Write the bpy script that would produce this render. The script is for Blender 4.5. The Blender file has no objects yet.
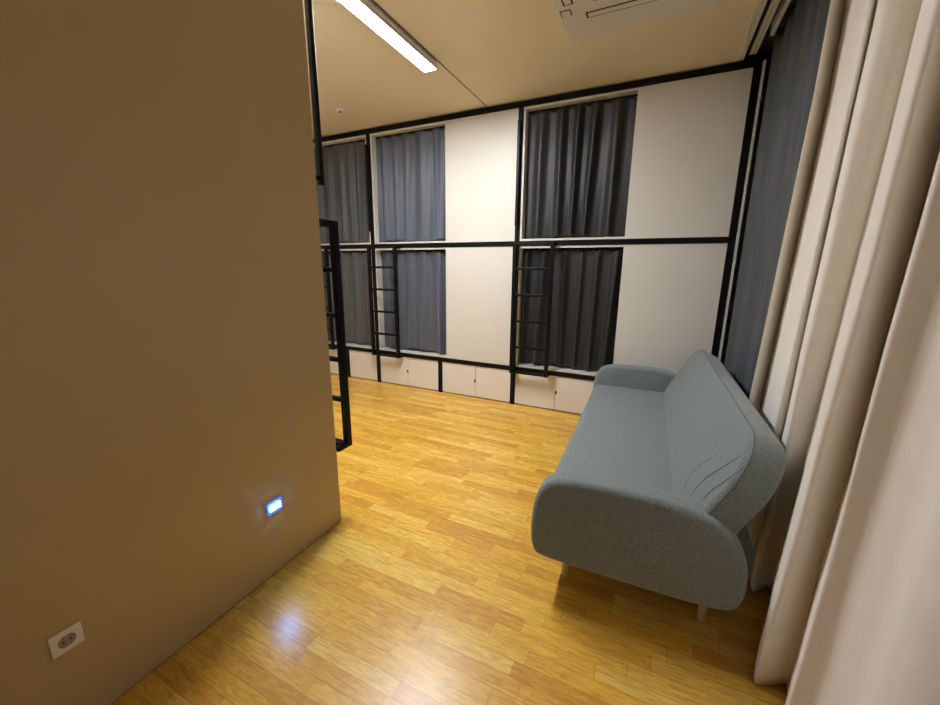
import bpy, bmesh, math, random
from mathutils import Vector, Matrix
from math import sin, cos, pi, radians

scene = bpy.context.scene
COL = scene.collection

# ------------------------------------------------------------------ materials
def new_mat(name, col, rough=0.6, metal=0.0, spec=0.5, **kw):
    m = bpy.data.materials.new(name)
    m.use_nodes = True
    b = m.node_tree.nodes['Principled BSDF']
    b.inputs['Base Color'].default_value = (*col, 1)
    b.inputs['Roughness'].default_value = rough
    b.inputs['Metallic'].default_value = metal
    b.inputs['Specular IOR Level'].default_value = spec
    for k, v in kw.items():
        b.inputs[k].default_value = v
    return m

def N(m, t, **props):
    n = m.node_tree.nodes.new(t)
    for k, v in props.items():
        setattr(n, k, v)
    return n

def L(m, a, b):
    m.node_tree.links.new(a, b)

def mottled(name, c1, c2, scale, rough, bump=0.0, bscale=None, stretch=(1, 1, 1), spec=0.4, detail=3, **kw):
    m = new_mat(name, c1, rough, spec=spec, **kw)
    b = m.node_tree.nodes['Principled BSDF']
    tc = N(m, 'ShaderNodeTexCoord')
    mp = N(m, 'ShaderNodeMapping'); mp.inputs['Scale'].default_value = stretch
    L(m, tc.outputs['Object'], mp.inputs['Vector'])
    nz = N(m, 'ShaderNodeTexNoise'); nz.inputs['Scale'].default_value = scale; nz.inputs['Detail'].default_value = detail
    L(m, mp.outputs[0], nz.inputs['Vector'])
    cr = N(m, 'ShaderNodeValToRGB')
    cr.color_ramp.elements[0].position = 0.3; cr.color_ramp.elements[0].color = (*c1, 1)
    cr.color_ramp.elements[1].position = 0.7; cr.color_ramp.elements[1].color = (*c2, 1)
    L(m, nz.outputs['Fac'], cr.inputs['Fac']); L(m, cr.outputs['Color'], b.inputs['Base Color'])
    if bump:
        n2 = N(m, 'ShaderNodeTexNoise'); n2.inputs['Scale'].default_value = bscale or scale
        L(m, mp.outputs[0], n2.inputs['Vector'])
        bp = N(m, 'ShaderNodeBump'); bp.inputs['Strength'].default_value = bump; bp.inputs['Distance'].default_value = 0.003
        L(m, n2.outputs['Fac'], bp.inputs['Height']); L(m, bp.outputs[0], b.inputs['Normal'])
    return m

M_board = mottled('white_laminate_board', (.66, .63, .56), (.68, .65, .58), 3, .45, .05, 90)
M_door = mottled('cupboard_laminate', (.76, .71, .64), (.78, .73, .66), 4, .5, .05, 90)
M_part = mottled('partition_laminate', (.48, .37, .20), (.50, .39, .215), 2.2, .38, .10, 160)
M_ceil = mottled('ceiling_paint', (.80, .69, .48), (.82, .71, .50), 2, .8)
M_pocket = new_mat('curtain_pocket_shade', (.05, .045, .04), .9)  # shadow inside the curtain pocket, put into the colour
M_wallf = mottled('wall_paint_darkened', (.30, .26, .21), (.32, .28, .23), 2, .8)  # for the unseen front wall, darkened to cut bounce light
M_wall = mottled('wall_paint', (.72, .68, .60), (.75, .71, .63), 2, .8)
M_black = mottled('black_powder_coated_steel', (.0035, .0035, .004), (.006, .0055, .006), 60, .40, .06, 300, spec=.16)
M_dark = new_mat('dark_hole', (.006, .005, .005), .9)
M_char = mottled('charcoal_curtain_cloth', (.020, .020, .020), (.027, .027, .028), 40, .50, .12, 600, spec=.5, **{'Sheen Weight': .15, 'Sheen Roughness': .35})
M_gry2 = mottled('slate_grey_curtain_cloth', (.080, .093, .118), (.098, .112, .140), 30, .50, .12, 600, spec=.45, **{'Sheen Weight': .2, 'Sheen Roughness': .4})
M_gry3 = mottled('mid_grey_curtain_cloth', (.072, .075, .078), (.088, .092, .095), 30, .50, .12, 600, spec=.45, **{'Sheen Weight': .2, 'Sheen Roughness': .4})
M_wgry = mottled('grey_blackout_cloth', (.060, .069, .076), (.078, .088, .096), 9, .6, .15, 300, stretch=(1, 1, .3), **{'Sheen Weight': .1})
M_beige = mottled('beige_curtain_cloth', (.80, .75, .67), (.83, .78, .70), 14, .75, .25, 420, **{'Sheen Weight': .1})
M_sofa = mottled('grey_green_upholstery', (.118, .150, .150), (.245, .285, .280), 170, .9, .8, 300, detail=3, **{'Sheen Weight': .25, 'Sheen Roughness': .5})
M_pipe = mottled('upholstery_piping', (.10, .12, .12), (.14, .16, .16), 260, .85, .3, 420)
M_crease = new_mat('upholstery_crease', (.09, .105, .10), .9)
M_leg = mottled('pale_beech_wood', (.60, .46, .22), (.68, .53, .27), 25, .45, stretch=(1, 1, .2))
M_alu = new_mat('fixture_aluminium', (.62, .62, .70), .35, .6)
M_plast = new_mat('white_plastic', (.80, .78, .74), .35)
M_acp = new_mat('air_conditioner_plastic', (.74, .70, .60), .4)
M_joint = new_mat('ceiling_joint', (.28, .20, .12), .7)
M_rail = new_mat('curtain_rail_white', (.78, .75, .66), .4)
M_glass = new_mat('night_window_glass', (.02, .02, .025), .05)

def emis(name, col, st):
    m = new_mat(name, col, .4)
    b = m.node_tree.nodes['Principled BSDF']
    b.inputs['Emission Color'].default_value = (*col, 1)
    b.inputs['Emission Strength'].default_value = st
    return m
M_tube = emis('light_diffuser', (.92, .95, 1.0), 76)
M_led = emis('night_light_led', (.16, .42, 1.0), 100)
M_ledr = emis('night_light_halo', (.02, .12, 1.0), .45)  # faint blue emission imitates the glare halo around the LED

# parquet: three-strip boards running along X
def parquet():
    m = new_mat('oak_strip_parquet', (.6, .36, .12), .3)
    b = m.node_tree.nodes['Principled BSDF']
    tc = N(m, 'ShaderNodeTexCoord')
    br = N(m, 'ShaderNodeTexBrick')
    br.offset = .37; br.offset_frequency = 2; br.squash = 1.0
    br.inputs['Scale'].default_value = 1
    br.inputs['Mortar Size'].default_value = .0009
    br.inputs['Mortar Smooth'].default_value = .1
    br.inputs['Brick Width'].default_value = .46
    br.inputs['Row Height'].default_value = .07
    br.inputs['Color1'].default_value = (0, 0, 0, 1); br.inputs['Color2'].default_value = (1, 1, 1, 1)
    br.inputs['Mortar'].default_value = (.5, .5, .5, 1)
    # jitter each row's start
    sp = N(m, 'ShaderNodeSeparateXYZ'); L(m, tc.outputs['Object'], sp.inputs[0])
    dv = N(m, 'ShaderNodeMath', operation='DIVIDE'); dv.inputs[1].default_value = .07; L(m, sp.outputs['Y'], dv.inputs[0])
    fl = N(m, 'ShaderNodeMath', operation='FLOOR'); L(m, dv.outputs[0], fl.inputs[0])
    wn = N(m, 'ShaderNodeTexWhiteNoise', noise_dimensions='1D'); L(m, fl.outputs[0], wn.inputs['W'])
    ad = N(m, 'ShaderNodeMath', operation='MULTIPLY_ADD'); ad.inputs[1].default_value = .5
    L(m, wn.outputs['Value'], ad.inputs[0]); L(m, sp.outputs['X'], ad.inputs[2])
    cb = N(m, 'ShaderNodeCombineXYZ'); L(m, ad.outputs[0], cb.inputs['X']); L(m, sp.outputs['Y'], cb.inputs['Y'])
    L(m, cb.outputs[0], br.inputs['Vector'])
    # strip tone
    cr = N(m, 'ShaderNodeValToRGB')
    e = cr.color_ramp.elements
    e[0].position = 0; e[0].color = (.66, .34, .05, 1)
    e[1].position = 1; e[1].color = (.86, .58, .13, 1)
    k = e.new(.35); k.color = (.76, .43, .060, 1)
    k = e.new(.7); k.color = (.82, .49, .070, 1)
    L(m, br.outputs['Color'], cr.inputs['Fac'])
    # grain
    mp = N(m, 'ShaderNodeMapping'); mp.inputs['Scale'].default_value = (4.5, 30, 1); L(m, cb.outputs[0], mp.inputs['Vector'])
    wv = N(m, 'ShaderNodeTexNoise'); wv.inputs['Scale'].default_value = 2.2; wv.inputs['Detail'].default_value = 6; wv.inputs['Distortion'].default_value = 1.2
    L(m, mp.outputs[0], wv.inputs['Vector'])
    gr = N(m, 'ShaderNodeValToRGB')
    gr.color_ramp.elements[0].position = .32; gr.color_ramp.elements[0].color = (.66, .56, .42, 1)
    gr.color_ramp.elements[1].position = .68; gr.color_ramp.elements[1].color = (1.08, 1.08, 1.08, 1)
    L(m, wv.outputs['Fac'], gr.inputs['Fac'])
    mx = N(m, 'ShaderNodeMixRGB', blend_type='MULTIPLY'); mx.inputs[0].default_value = .75
    L(m, cr.outputs['Color'], mx.inputs[1]); L(m, gr.outputs['Color'], mx.inputs[2])
    m2 = N(m, 'ShaderNodeMixRGB', blend_type='MIX'); m2.inputs[2].default_value = (.20, .10, .03, 1)
    mm = N(m, 'ShaderNodeMath', operation='MULTIPLY'); mm.inputs[1].default_value = .75
    L(m, br.outputs['Fac'], mm.inputs[0]); L(m, mm.outputs[0], m2.inputs[0])
    L(m, mx.outputs[0], m2.inputs[1]); L(m, m2.outputs[0], b.inputs['Base Color'])
    b.inputs['Roughness'].default_value = .30
    b.inputs['Specular IOR Level'].default_value = .5
    bp = N(m, 'ShaderNodeBump'); bp.inputs['Strength'].default_value = .12; bp.inputs['Distance'].default_value = .002
    L(m, wv.outputs['Fac'], bp.inputs['Height']); L(m, bp.outputs[0], b.inputs['Normal'])
    return m
M_floor = parquet()

# ------------------------------------------------------------------ helpers
def link(name, bm, mat, parent=None, smooth=False, mods=()):
    me = bpy.data.meshes.new(name)
    bmesh.ops.recalc_face_normals(bm, faces=bm.faces)
    bm.to_mesh(me); bm.free()
    o = bpy.data.objects.new(name, me)
    COL.objects.link(o)
    me.materials.append(mat)
    if smooth:
        for p in me.polygons: p.use_smooth = True
    if parent: o.parent = parent
    return o

def tag(o, label=None, cat=None, group=None, kind=None):
    if label: o['label'] = label
    if cat: o['category'] = cat
    if group: o['group'] = group
    if kind: o['kind'] = kind
    return o

def empty(name, loc=(0, 0, 0), rz=0):
    o = bpy.data.objects.new(name, None); COL.objects.link(o)
    o.location = loc; o.rotation_euler = (0, 0, rz); o.empty_display_size = .1
    return o

def box(bm, x0, x1, y0, y1, z0, z1, bev=0.0):
    vs = [bm.verts.new((x, y, z)) for x in (x0, x1) for y in (y0, y1) for z in (z0, z1)]
    idx = [(0, 1, 3, 2), (4, 6, 7, 5), (0, 4, 5, 1), (2, 3, 7, 6), (0, 2, 6, 4), (1, 5, 7, 3)]
    fs = [bm.faces.new([vs[i] for i in f]) for f in idx]
    if bev:
        es = list({e for f in fs for e in f.edges})
        bmesh.ops.bevel(bm, geom=es, offset=bev, segments=2, profile=.5, affect='EDGES')
    return bm

def boxes(name, lst, mat, parent=None, bev=0.0):
    bm = bmesh.new()
    for b in lst: box(bm, *b, bev=bev)
    return link(name, bm, mat, parent)

def tube(bm, pts, r, n=10, closed=False):
    pts = [Vector(p) for p in pts]
    rings = []
    for i, p in enumerate(pts):
        if closed: t = pts[(i + 1) % len(pts)] - pts[i - 1]
        else: t = pts[min(i + 1, len(pts) - 1)] - pts[max(i - 1, 0)]
        t.normalize()
        ref = Vector((0, 0, 1)) if abs(t.z) < .9 else Vector((1, 0, 0))
        a = t.cross(ref).normalized(); c = t.cross(a)
        rr = r[i] if isinstance(r, (list, tuple)) else r
        rings.append([bm.verts.new(p + a * rr * cos(2 * pi * k / n) + c * rr * sin(2 * pi * k / n)) for k in range(n)])
    m = len(rings)
    for i in range(m if closed else m - 1):
        A, B = rings[i], rings[(i + 1) % m]
        for k in range(n):
            bm.faces.new((A[k], A[(k + 1) % n], B[(k + 1) % n], B[k]))
    if not closed:
        bm.faces.new(rings[0]); bm.faces.new(rings[-1])
    return bm

def rounded(pts, iters=3):
    """Chaikin corner cutting on a closed loop"""
    p = [Vector(q) for q in pts]
    for _ in range(iters):
        o = []
        for i in range(len(p)):
            a, b = p[i], p[(i + 1) % len(p)]
            o += [a * .75 + b * .25, a * .25 + b * .75]
        p = o
    return p

def rrect(u0, u1, v0, v1, r, seg=8):
    """r: radii for corners (u0v0, u1v0, u1v1, u0v1)"""
    out = []
    C = [((u0, v0), (1, 1), pi), ((u1, v0), (-1, 1), 1.5 * pi), ((u1, v1), (-1, -1), 0), ((u0, v1), (1, -1), .5 * pi)]
    for (c, s, a0), rr in zip(C, r):
        cx, cy = c[0] + s[0] * rr, c[1] + s[1] * rr
        for k in range(seg + 1):
            a = a0 + .5 * pi * k / seg
            out.append(Vector((cx + rr * cos(a), cy + rr * sin(a))))
    return out

def inset(loop, d):
    n = len(loop); out = []
    area = sum(loop[i].x * loop[(i + 1) % n].y - loop[(i + 1) % n].x * loop[i].y for i in range(n))
    s = 1 if area > 0 else -1
    for i in range(n):
        t = (loop[(i + 1) % n] - loop[i - 1]).normalized()
        out.append(loop[i] + Vector((-t.y, t.x)) * d * s)
    return out

def soft_slab(loop, w0, w1, r, place, puff=0.0, seg=5, mid=6):
    """closed 2-D loop extruded from w0 to w1 with edges rounded by r; place(u,v,w)->xyz"""
    bm = bmesh.new()
    lay = []
    for k in range(seg + 1):
        a = .5 * pi * k / seg
        lay.append((w0 + r * (1 - sin(a)), r * (1 - cos(pi / 2 - (pi / 2 - a))) if False else r * (1 - sin(a)), 0))
    lay = []
    for k in range(seg + 1):                      # from cap edge to full size
        a = .5 * pi * k / seg
        lay.append((w0 + r * (1 - cos(a)), r * (1 - sin(a))))
    for k in range(1, mid):
        lay.append((w0 + r + (w1 - w0 - 2 * r) * k / mid, 0))
    for k in range(seg + 1):
        a = .5 * pi * (1 - k / seg)
        lay.append((w1 - r * (1 - cos(a)), r * (1 - sin(a))))
    rings = []
    for w, d in lay:
        lp = inset(loop, d) if d > 1e-6 else loop
        rings.append([bm.verts.new(place(p.x, p.y, w)) for p in lp])
    n = len(loop)
    for A, B in zip(rings, rings[1:]):
        for k in range(n):
            bm.faces.new((A[k], A[(k + 1) % n], B[(k + 1) % n], B[k]))
    for end, w, sgn in ((0, w0, -1), (-1, w1, 1)):
        base = inset(loop, r)
        c = sum(base, Vector((0, 0))) / n
        prev = rings[end]
        for f in (.85, .65, .4, .15):
            ring = [bm.verts.new(place(*(c + (p - c) * f), w + sgn * puff * (1 - f * f))) for p in base]
            for k in range(n):
                bm.faces.new((prev[k], prev[(k + 1) % n], ring[(k + 1) % n], ring[k]))
            prev = ring
        bm.faces.new(prev)
    return bm

# ------------------------------------------------------------------ dimensions
CEIL = 3.33
ZR0, ZR1 = .423, .478
ZM0, ZM1 = 1.867, 1.922
ZT0, ZT1 = 3.262, 3.317
P = .0285          # half post
XL = -4.72         # left wall
XPART = -1.7233    # visible face of the partition
YPART = -2.63

# ------------------------------------------------------------------ setting
S = lambda name, lst, mat, bev=0: tag(boxes(name, lst, mat, None, bev), kind='structure')
S('floor', [(XL - .1, .98, -5.3, 1.08, -.1, 0)], M_floor)
S('ceiling', [(XL - .1, .405, -5.3, 1.08, CEIL, CEIL + .12), ], M_ceil)
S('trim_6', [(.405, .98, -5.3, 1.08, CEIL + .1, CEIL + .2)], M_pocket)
S('wall_back', [(XL - .1, .98, .98, 1.08, 0, CEIL + .1)], M_wall)
S('wall_left', [(XL - .1, XL, -5.3, .98, 0, CEIL)], M_wall)
S('wall_front', [(XL, .98, -5.3, -5.2, 0, CEIL + .1)], M_wallf)
S('wall_right', [(.88, .98, -5.2, .98, 0, .5), (.88, .98, -5.2, .98, 2.9, CEIL + .1), (.88, .98, -5.2, -4.6, .5, 2.9), (.88, .98, -.3, .98, .5, 2.9)], M_wall)
S('wall_partition', [(XPART - .028, XPART, -5.2, YPART, .006, CEIL)], M_part)
S('trim_1', [(XPART - .026, XPART - .004, -5.2, YPART - .002, 0, .006)], M_dark)
S('wall_end_of_row', [(XL, -3.80, -3.7, -2.66, 0, CEIL)], M_wall)
w = S('window_1', [(.90, .96, -4.6, -4.55, .5, 2.9), (.90, .96, -.35, -.3, .5, 2.9), (.90, .96, -4.55, -.35, .5, .56), (.90, .96, -4.55, -.35, 2.84, 2.9), (.90, .96, -2.48, -2.42, .56, 2.84)], M_plast)
boxes('window_pane', [(.925, .935, -4.55, -2.48, .56, 2.84), (.925, .935, -2.42, -.35, .56, 2.84)], M_glass, w)
# ceiling joint and the plasterboard edge at the curtain pocket
S('trim_2', [(-1.862, -1.850, -2.6, -.03, CEIL - .003, CEIL)], M_joint)
S('trim_3', [(.405, .424, -5.2, -.03, CEIL - .010, CEIL + .1), (.424, .430, -5.2, -.03, CEIL - .002, CEIL + .1), (.430, .452, -5.2, -.03, CEIL - .008, CEIL + .1)], M_rail)
S('trim_4', [(.452, .484, -5.2, -.03, CEIL + .04, CEIL + .1)], M_dark)
# white end board of the bunk row beside the curtain
S('trim_5', [(.594, .614, -.03, .95, 0, 3.30)], M_board)

# ------------------------------------------------------------------ bunk bays
def bunk(name, loc, rz, w, open_w, doors, label, right_post=False, full=False, group=None, rest=None):
    t = empty(name, loc, rz)
    tag(t, label, 'bunk bed', group)
    def post(x, z0, z1):
        boxes('post', [(x - P, x + P, -P, P, z0, z1)], M_black, t, .003)
    post(0, 0, ZT0)
    if right_post: post(w, 0, ZT0)
    xe = w - P if not right_post else w - P
    boxes('top_beam', [(-P, w - P if not right_post else w + P, -P, P, ZT0, ZT1)], M_black, t, .003)
    boxes('middle_beam', [(P, xe, -P, P, ZM0, ZM1)], M_black, t, .003)
    boxes('bottom_rail', [(P, xe, -P, P, ZR0, ZR1)], M_black, t, .003)
    for zc0, zc1 in ((ZR1, ZM0), (ZM1, ZT0)):
        k = .022
        a, b = P, w - P
        D = .94
        bm = bmesh.new()
        box(bm, a, b, -.02, D, zc0, zc0 + k)
        box(bm, a, b, -.02, D, zc1 - k, zc1)
        box(bm, a, a + k, -.02, D, zc0 + k, zc1 - k)
        box(bm, b - k, b, -.02, D, zc0 + k, zc1 - k)
        box(bm, a + k, b - k, D - k, D, zc0 + k, zc1 - k)
        link('sleeping_box', bm, M_board, t)
        if not full:
            boxes('side_panel', [(open_w, b - k, -.019, .0, zc0 + k, zc1 - k)], M_board, t)
            # curtain rail inside the opening
        boxes('curtain_track', [(a + k, open_w if not full else b - k, .060, .082, zc1 - k - .014, zc1 - k)], M_dark, t)
    # cupboard doors below
    g = .0025
    for i, (x0, x1, hole) in enumerate(doors):
        d = boxes('cupboard_door', [(x0 + g, x1 - g, -.016, .002, .014, ZR0 - .003)], M_door, t, .0012)
        if hole:
            bm = bmesh.new()
            hx = x0 + .012 if hole < 0 else x1 - .012
            vs = [bm.verts.new((hx + .010 * cos(q * pi / 8), -.0168, .222 + .024 * sin(q * pi / 8))) for q in range(16)]
            f = bm.faces.new(vs)
            r = bmesh.ops.extrude_face_region(bm, geom=[f])
            for v in [v for v in r['geom'] if isinstance(v, bmesh.types.BMVert)]: v.co.y += .004
            link('finger_hole', bm, M_dark, d)
    xs = sorted({q for dd in doors for q in (dd[0], dd[1])})
    boxes('plinth', [(P, w - P, .02, .04, 0, .05)], M_dark, t)
    boxes('cupboard_carcass', [(P, w - P, .05, .93, .0, ZR0 - .01)], M_board, t)
    return t

def centre_post(t, x):
    boxes('post', [(x - P, x + P, -P, P, 0, ZR0)], M_black, t, .003)

def grab_bar(t, x, o=0):
    bm = bmesh.new()
    box(bm, x - .014, x + .014, -.075 - o, -.047 - o, 2.08, 3.13, .003)
    g = link('grab_bar', bm, M_black, t)
    for z in (2.10, 3.09):
        boxes('bracket', [(x - .008, x + .012, -.05 - o, -P, z, z + .025)], M_black, g)

X1, X2, X3 = -1.464, -3.489, -4.66
W1, W2, W3 = .5617 - X1, X1 - X2, X2 - X3
h1 = W1 / 2; h2 = 1.0165
GB = 'bunk bays along the far wall'
b1 = bunk('bunk_bed', (X1, 0, 0), 0, W1, 1.122, [(P, W1 / 4 + .012, 0), (W1 / 4 + .012, h1 - P, -1), (h1 + P, 1.5 * h1, 1), (1.5 * h1, W1 - P, 0)],
          'white two-tier sleeping bay in black steel frame behind the sofa, beside the window curtains', right_post=True, group=GB)
centre_post(b1, h1); grab_bar(b1, -.004)
b2 = bunk('bunk_bed', (X2, 0, 0), 0, W2, 1.112, [(P, .507, 1), (.507, h2 - P, 0), (h2 + P, 1.5296, 1), (1.5296, W2 - P, 0)],
          'white two-tier sleeping bay with slate grey curtains, the middle of the far row', group=GB)
centre_post(b2, h2); grab_bar(b2, -.004)
b3 = bunk('bunk_bed', (X3, 0, 0), 0, W3, W3 - P - .022, [(P, .60 - P, 1), (.60 + P, W3 - P, 0)],
          'narrow sleeping bay at the left end of the far row, closed by full-width grey curtains', full=True, group=GB)
centre_post(b3, .60); grab_bar(b3, -.004)
WN = 2.02
b4 = bunk('bunk_bed', (XPART - P - .001, YPART - P - .004, 0), pi, WN, 1.12, [(P, .507, 1), (.507, WN / 2 - P, 0), (WN / 2 + P, 1.52, 1), (1.52, WN - P, 0)],
          'sleeping bay around the corner of the brown partition, only its black post, grab bar seen', right_post=True)
centre_post(b4, WN / 2); grab_bar(b4, -.014, .022)

# ------------------------------------------------------------------ ladders
def ladder(loc, rz, label, group='black steel bunk ladders', a=.016, zb=.425, rz_=(1.622, 1.335, 1.040, .738)):
    t = tag(empty('bunk_ladder', loc, rz), label, 'ladder', group)
    b, r = .430, .020
    y0, y1 = -.150, -.110
    for x in (a, b):
        bm = bmesh.new()
        box(bm, x - r, x + r, y0, y1, zb, 1.90, .003)
        box(bm, x - r, x + r, y1, -P - .001, 1.86, 1.90, .003)
        box(bm, x - r, x + r, y1, -P - .001, zb, zb + .03, .003)
        link('side_rail', bm, M_black, t)
    for z in rz_:
        boxes('rung', [(a + r, b - r, -.145, -.115, z - .014, z + .014)], M_black, t, .004)
    boxes('top_bar', [(a + r, b - r, -.145, -.115, 1.868, 1.896)], M_black, t, .003)
    boxes('bottom_step', [(a + r, b - r, -.148, -.085, zb + .003, zb + .023)], M_black, t, .003)
    return t
ladder((X1, 0, 0), 0, 'black steel ladder in front of the charcoal curtain, the one nearest the sofa')
ladder((X2, 0, 0), 0, 'black steel ladder in front of the slate blue-grey curtain of the middle bay')
ladder((X3, 0, 0), 0, 'black steel ladder of the left end bay, mostly hidden behind the near ladder')
ladder((XPART - P - .001, YPART - .010, 0), pi, 'large black ladder jutting out past the edge of the brown partition, nearest the camera', a=-.014, zb=.485, rz_=(1.62, 1.345, 1.065, .80))

# ------------------------------------------------------------------ bunk curtains
def bunk_curtain(bay_loc, x0, x1, z0, z1, seed, mat, label, group):
    rnd = random.Random(seed)
    nf = rnd.uniform(5.4, 6.4) * (x1 - x0) / 1.08
    ph = rnd.uniform(0, 6); q1 = rnd.uniform(0, 6); q2 = rnd.uniform(0, 6); q3 = rnd.uniform(0, 6)
    NX, NZ = 220, 46
    bm = bmesh.new()
    H = z1 - z0
    g = []
    for j in range(NZ + 1):
        s = j / NZ            # 0 top, 1 bottom
        row = []
        for i in range(NX + 1):
            u = i / NX
            w = u + .022 * sin(2 * pi * u * 1.3 + q1) * (1 + s) + .010 * s * sin(2 * pi * u * 2.7 + q2)
            th = 2 * pi * nf * w + ph
            amp = .025 + .009 * s + .008 * sin(2 * pi * u * 1.1 + q3)
            fold = sin(th) + .28 * sin(2 * th + q2 + 1.6 * s)
            pin = math.exp(-s / .06)
            pleat = abs(sin(th * .5 + ph)) ** .5
            y = .056 - amp * fold * (1 - .45 * pin) - .010 * pin * pleat
            # a few diagonal wrinkles below the header
            y += .0022 * sin(40 * u + 9 * s + q1) * math.exp(-((s - .15) / .12) ** 2)
            y += .0030 * sin(5 * u + 14 * s + q3) * sin(3 * u + 1) * s
            z = z1 - s * H
            z -= pin * .020 * (1 - pleat)
            z += s ** 8 * (.012 * sin(2 * pi * u * 1.4 + q2) + .004 * fold)
            x = x0 + (x1 - x0) * u + .006 * cos(th) * s
            x = min(max(x, x0 + .001), x1 - .001)
            row.append(bm.verts.new((x, y, z)))
        g.append(row)
    for j in range(NZ):
        for i in range(NX):
            bm.faces.new((g[j][i], g[j][i + 1], g[j + 1][i + 1], g[j + 1][i]))
    o = link('bunk_curtain', bm, mat, None, True)
    o.location = bay_loc
    md = o.modifiers.new('thick', 'SOLIDIFY'); md.thickness = .002
    tag(o, label, 'curtain', group)
    return o
GC = 'privacy curtains of the bunks'
e = P + .024
bunk_curtain((X1, 0, 0), e, 1.116, ZM1 + .035, ZT0 - .040, 3, M_char, 'charcoal curtain of the upper bunk, above the ladder nearest the sofa', GC)
bunk_curtain((X1, 0, 0), e, 1.116, ZR1 + .042, ZM0 - .040, 8, M_char, 'charcoal curtain of the lower bunk beside the sofa, partly behind a ladder', GC)
bunk_curtain((X2, 0, 0), e, 1.108, ZM1 + .032, ZT0 - .040, 14, M_gry2, 'brightest slate blue-grey curtain, upper bunk of the middle bay', GC)
bunk_curtain((X2, 0, 0), e, 1.108, ZR1 + .042, ZM0 - .040, 21, M_gry2, 'slate blue-grey curtain of the lower bunk in the middle bay, behind its ladder', GC)
bunk_curtain((X3, 0, 0), e, W3 - e, ZM1 + .032, ZT0 - .040, 30, M_gry3, 'mid grey curtain of the upper bunk at the left end of the far row', GC)
bunk_curtain((X3, 0, 0), e, W3 - e, ZR1 + .042, ZM0 - .040, 37, M_gry3, 'mid grey curtain of the lower bunk at the left end, beside the near ladder', GC)

# ------------------------------------------------------------------ window curtains
def beige_profile(z):
    s = min(max((2.5 - z) / 2.5, 0), 1)
    ls = lambda a, b: a + (b - a) * s
    CY = -4.29
    key = [  # x, azimuth from room centre line (top), same at hem
        (.600, .226, .200), (.610, .229, .204), (.700, .248, .224), (.690, .252, .228), (.628, .281, .250), (.680, .291, .272), (.700, .293, .274), (.600, .291, .273), (.606, .300, .282), (.650, .326, .296), (.700, .350, .314),
        (.690, .356, .318), (.520, .352, .313), (.517, .376, .322), (.575, .402, .352), (.640, .422, .382), (.630, .428, .387), (.500, .424, .388), (.506, .434, .394), (.552, .475, .440), (.575, .545, .515)]
    pts = [Vector((x, CY + x / ls(a, b))) for x, a, b in key]
    pts += [Vector((.47, -3.42)), Vector((.56, -3.60)), Vector((.47, -3.80)), Vector((.57, -4.02)), Vector((.48, -4.22)), Vector((.56, -4.5)), Vector((.5, -4.9))]
    return pts

def chaikin_open(p, it):
    for _ in range(it):
        o = [p[0]]
        for a, b in zip(p, p[1:]):
            o += [a * .82 + b * .18, a * .18 + b * .82]
        o.append(p[-1]); p = o
    return p

def sheet(name, prof, z0, z1, nz, mat, wr=None, hem=0):
    bm = bmesh.new(); rows = []
    for j in range(nz + 1):
        z = z0 + (z1 - z0) * j / nz
        pp = prof(z)
        rows.append([bm.verts.new((p.x + (wr(i / len(pp), z) if wr else 0), p.y, z)) for i, p in enumerate(pp)])
    for A, B in zip(rows, rows[1:]):
        for k in range(len(A) - 1):
            bm.faces.new((A[k], A[k + 1], B[k + 1], B[k]))
    o = link(name, bm, mat, None, True)
    md = o.modifiers.new('thick', 'SOLIDIFY'); md.thickness = .0022
    return o

def wr_b(u, z):
    k = min(1, max(0, (u - .12) / .2))
    return k * (.0028 * sin(5 * z + 26 * u) * sin(2.1 * z + 9 * u) + .0016 * sin(17 * z + 60 * u + 2 * sin(4 * z)) * sin(2 * z + 17 * u) * max(0, 1.6 - z))
beige = sheet('window_curtain', lambda z: chaikin_open(beige_profile(z), 3), .012, CEIL + .06, 70, M_beige, wr_b)
tag(beige, 'long beige curtain hanging in broad folds on the right, in front of the grey one', 'curtain')
def grey_profile(z):
    s = z / 3.3
    out = []
    n = 150
    for i in range(n + 1):
        u = i / n
        y = -.035 - 1.30 * u
        x = .668 + .030 * sin(2 * pi * (5.3 * u + .03 * sin(3 * s) + .05 * sin(7 * u))) + .015 * sin(2 * pi * 12.7 * u + 1.2 * s) * (.3 + .7 * s)
        x -= .024 * math.exp(-u * 14)
        x += .02 * u
        out.append(Vector((x, y)))
    return out
gc = sheet('window_curtain', grey_profile, .015, CEIL + .098, 30, M_wgry)
tag(gc, 'dark grey blackout curtain in the corner between the bunks and the beige curtain', 'curtain')

r1 = boxes('curtain_rail', [(.488, .510, -5.15, -.04, CEIL + .020, CEIL + .10), (.514, .536, -5.15, -.04, CEIL + .020, CEIL + .10)], M_rail)
tag(r1, 'pale double curtain rail along the ceiling edge, nearest the room', 'curtain rail', 'ceiling curtain rails')
r2 = boxes('curtain_rail', [(.572, .596, -5.15, -.30, CEIL + .018, CEIL + .10)], M_rail)
tag(r2, 'slim pale curtain rail above the grey curtain, nearest the window', 'curtain rail', 'ceiling curtain rails')

# ------------------------------------------------------------------ sofa
sofa = tag(empty('sofa', (-.022, -1.45, 0), radians(1.1)), 'grey-green fabric sofa with rounded arms standing against the window curtains', 'sofa')
OY = 1.45
def pl_arm(ya):
    return lambda u, v, w: (u, w + ya + OY, v)
arm_loop = rounded([(-.385, .222), (-.440, .245), (-.458, .36), (-.440, .56), (-.385, .645), (-.29, .678), (-.10, .686), (.10, .684), (.235, .665), (.345, .622), (.425, .54), (.458, .42), (.450, .28), (.405, .230), (.20, .220), (-.10, .220)], 2)
for ya in (-2.63, -.28):
    link('armrest', soft_slab(arm_loop, 0, .125, .032, pl_arm(ya), .006), M_sofa, sofa, True)
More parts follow.
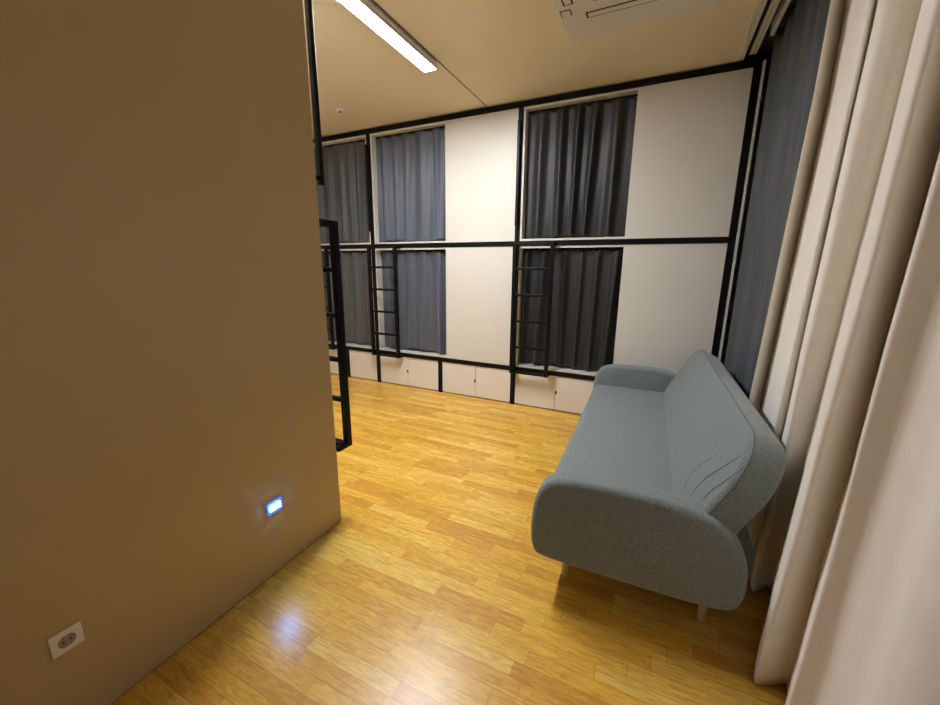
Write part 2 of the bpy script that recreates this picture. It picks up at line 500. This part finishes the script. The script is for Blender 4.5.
# seat block between the arms
seat_loop = rrect(-.440, .24, .235, .470, (.02, .02, .03, .05))
link('seat', soft_slab(seat_loop, 0, 2.23, .012, lambda u, v, w: (u, w - 2.508 + OY, v + .010 * math.sin(pi * min(max((u + .447) / .687, 0), 1)) * (1 if v > .3 else 0)), 0), M_sofa, sofa, True)
# rear frame
link('rear_frame', soft_slab(rrect(.22, .50, .32, .47, (.02,) * 4), 0, 2.19, .012, lambda u, v, w: (u, w - 2.49 + OY, v), 0), M_sofa, sofa, True)
# backrest: slab leaning back
tilt = radians(26)
bx, bz = .182, .462
def pl_back(u, v, w):          # u along Y, v up the slope, w thickness towards the back
    u = u * (1 - .035 * w / .165)
    return (bx + v * sin(tilt) + w * cos(tilt), u, bz + v * cos(tilt) - w * sin(tilt))
back_loop = rrect(-1.135, 1.14, 0, .568, (.13, .13, .22, .24), 12)
link('backrest', soft_slab(back_loop, 0, .168, .035, pl_back, .008, 6), M_sofa, sofa, True)
bm = bmesh.new()
tube(bm, [pl_back(p.x, p.y, .018) for p in inset(back_loop, .0055)], .0028, 8, True)
link('piping', bm, M_pipe, sofa, True)
for cr in ([(-.845, .095), (-.765, .142), (-.755, .198), (-.780, .278), (-.835, .362)], [(-.94, .153), (-.91, .20), (-.93, .29), (-.99, .392), (-1.035, .475)], [(-1.048, .215), (-1.042, .262), (-1.075, .34), (-1.105, .41), (-1.12, .46)]):
    bm = bmesh.new()
    pp = chaikin_open([Vector(q) for q in cr], 3)
    tube(bm, [pl_back(p.x, p.y, -.0035) for p in pp], [.0004 + .0010 * sin(pi * i / (len(pp) - 1)) for i in range(len(pp))], 6)
    link('crease_line', bm, M_crease, sofa, True)  # thin darker tubes drawn along the backrest creases
for x, y in ((-.295, -2.44), (.352, -2.44), (-.295, -.45), (.352, -.45)):
    bm = bmesh.new()
    tube(bm, [(x, y + OY, 0), (x, y + OY, .008), (x, y + OY, .225)], [.013, .016, .025], 20)
    link('leg', bm, M_leg, sofa, True)

# ------------------------------------------------------------------ ceiling fixture
fx = tag(empty('ceiling_light', (-1.928, -1.85, CEIL)), 'long white linear light glowing under the ceiling above the aisle', 'ceiling light')
y0, y1 = -.76, .775
bm = bmesh.new()
box(bm, -.064, .064, y0, y1, -.0625, 0, .002)
link('housing', bm, M_alu, fx)
boxes('diffuser', [(-.055, .055, y0 + .01, y1 - .01, -.066, -.052)], M_tube, fx, .006)
bm = bmesh.new()
box(bm, -.062, .062, y1 - .008, y1 + .006, -.067, 0, .002)
link('end_cap', bm, M_plast, fx)
bm = bmesh.new()
box(bm, -.062, .062, y0 - .006, y0 + .008, -.067, 0, .002)
link('end_cap', bm, M_plast, fx)
boxes('side_highlight', [(.064, .0670, y0 + .02, y1 - .12, -.034, -.024)], M_plast, fx)  # white strip stands in for the highlight along the housing side

# ------------------------------------------------------------------ air conditioner
ac = tag(empty('air_conditioner', (-.305, -1.62, CEIL)), 'square ceiling cassette air conditioner at the top edge, beside the long light', 'air conditioner')
bm = bmesh.new()
hs = .48
box(bm, -hs, hs, -hs, hs, -.030, 0, .006)
link('panel', bm, M_acp, ac)
boxes('cover_plate', [(-hs, hs, hs + .004, hs + .215, -.012, 0)], M_acp, ac, .003)
boxes('intake_grille', [(-.30, .30, -.30, .30, -.037, -.030)], M_acp, ac, .004)
bm = bmesh.new()
for k in range(14):
    yy = -.24 + k * .037
    box(bm, -.24, .24, yy, yy + .012, -.0385, -.0372)
link('grille_slots', bm, M_dark, ac)
for k in range(4):
    A = k * pi / 2
    R = Matrix.Rotation(A, 3, 'Z')
    hl = .31 if k % 2 == 0 else .24
    for nm, mat, (a, b, c, d, z0, z1) in (('air_slot', M_dark, (-hl, hl, .365, .430, -.0312, -.0300)), ('air_flap', M_acp, (-hl + .012, hl - .012, .376, .419, -.0340, -.0314))):
        bm = bmesh.new(); box(bm, a, b, c, d, z0, z1)
        for v in bm.verts: v.co = R @ v.co
        link(nm, bm, mat, ac)
    bm = bmesh.new()
    box(bm, -.465, -.395, .285, .355, -.0316, -.0302)
    for v in bm.verts: v.co = R @ v.co
    cc = link('corner_seam', bm, M_dark, ac)
    bm = bmesh.new()
    box(bm, -.459, -.401, .291, .349, -.0342, -.0318)
    for v in bm.verts: v.co = R @ v.co
    link('corner_cover', bm, M_acp, ac)

# ------------------------------------------------------------------ smoke detector
def lathe(bm, prof, n=28, c=(0, 0, 0), axis='z'):
    rings = []
    for r, h in prof:
        ring = []
        for k in range(n):
            a = 2 * pi * k / n
            if axis == 'z': co = (c[0] + r * cos(a), c[1] + r * sin(a), c[2] + h)
            else: co = (c[0] + h, c[1] + r * cos(a), c[2] + r * sin(a))
            ring.append(bm.verts.new(co))
        rings.append(ring)
    for A, B in zip(rings, rings[1:]):
        for k in range(n): bm.faces.new((A[k], A[(k + 1) % n], B[(k + 1) % n], B[k]))
    bm.faces.new(rings[0]); bm.faces.new(rings[-1])
    return bm
sd = tag(empty('fire_sprinkler', (-3.37, -.62, CEIL)), 'tiny round white sprinkler head on the ceiling left of the light', 'sprinkler')
link('base', lathe(bmesh.new(), [(.050, 0), (.048, -.010), (.034, -.018)]), M_plast, sd, True)
link('neck', lathe(bmesh.new(), [(.010, -.014), (.009, -.034), (.005, -.038)]), M_dark, sd, True)
link('deflector', lathe(bmesh.new(), [(.018, -.038), (.018, -.041)]), M_plast, sd)

# ------------------------------------------------------------------ wall socket and step light on the partition
so = tag(empty('wall_socket', (XPART, -3.912, .378)), 'white round-hole power socket low on the brown partition at the bottom left', 'socket')
link('plate', box(bmesh.new(), 0, .009, -.042, .042, -.042, .042, .003), M_plast, so)
link('socket_well', lathe(bmesh.new(), [(.0235, .0092), (.0225, .0096)], axis='x'), new_mat('socket_recess', (.30, .27, .23), .6), so)
for dy in (-.0095, .0095):
    link('pin_hole', lathe(bmesh.new(), [(.0032, .0096), (.0032, .0104)], 12, (0, dy, 0), 'x'), M_dark, so)
for z in (.018, -.023):
    boxes('earth_clip', [(.0096, .0115, -.003, .003, z, z + .005)], M_alu, so)

nl = tag(empty('night_light', (XPART, -3.090, .394)), 'small glowing blue-white step light set low in the brown partition', 'night light')
link('halo_plate', box(bmesh.new(), 0, .006, -.044, .044, -.034, .034, .002), M_ledr, nl)  # added glowing plate in place of the halo
link('led_window', box(bmesh.new(), .006, .010, -.030, .030, -.015, .015, .001), M_led, nl)

# ------------------------------------------------------------------ camera
cam = bpy.data.cameras.new('camera'); co = bpy.data.objects.new('camera', cam); COL.objects.link(co)
yaw, pitch, roll = -0.44544, 0.22114, 0.00715
cy, sy, cp, sp = cos(yaw), sin(yaw), cos(pitch), sin(pitch)
F = Vector((sy * cp, cy * cp, -sp)); R0 = Vector((cy, -sy, 0)); U0 = R0.cross(F)
Rr = R0 * cos(roll) + U0 * sin(roll); Uu = U0 * cos(roll) - R0 * sin(roll)
mat = Matrix((Rr, Uu, -F)).transposed().to_4x4(); mat.translation = Vector((0, -4.29, 1.65))
co.matrix_world = mat
cam.sensor_fit = 'HORIZONTAL'; cam.sensor_width = 36; cam.lens = 385.85 / 940 * 36
cam.clip_start = .02
scene.camera = co

# ------------------------------------------------------------------ world and view
wd = bpy.data.worlds.new('world'); scene.world = wd; wd.use_nodes = True
wd.node_tree.nodes['Background'].inputs[0].default_value = (.01, .012, .02, 1)
wd.node_tree.nodes['Background'].inputs[1].default_value = .2
scene.view_settings.view_transform = 'Standard'
scene.view_settings.look = 'None'
scene.view_settings.gamma = 1
scene.view_settings.use_curve_mapping = False
scene.view_settings.exposure = 1.55
scene.cycles.max_bounces = 12; scene.cycles.diffuse_bounces = 8
scene.cycles.use_denoising = True
scene.cycles.sample_clamp_indirect = 8
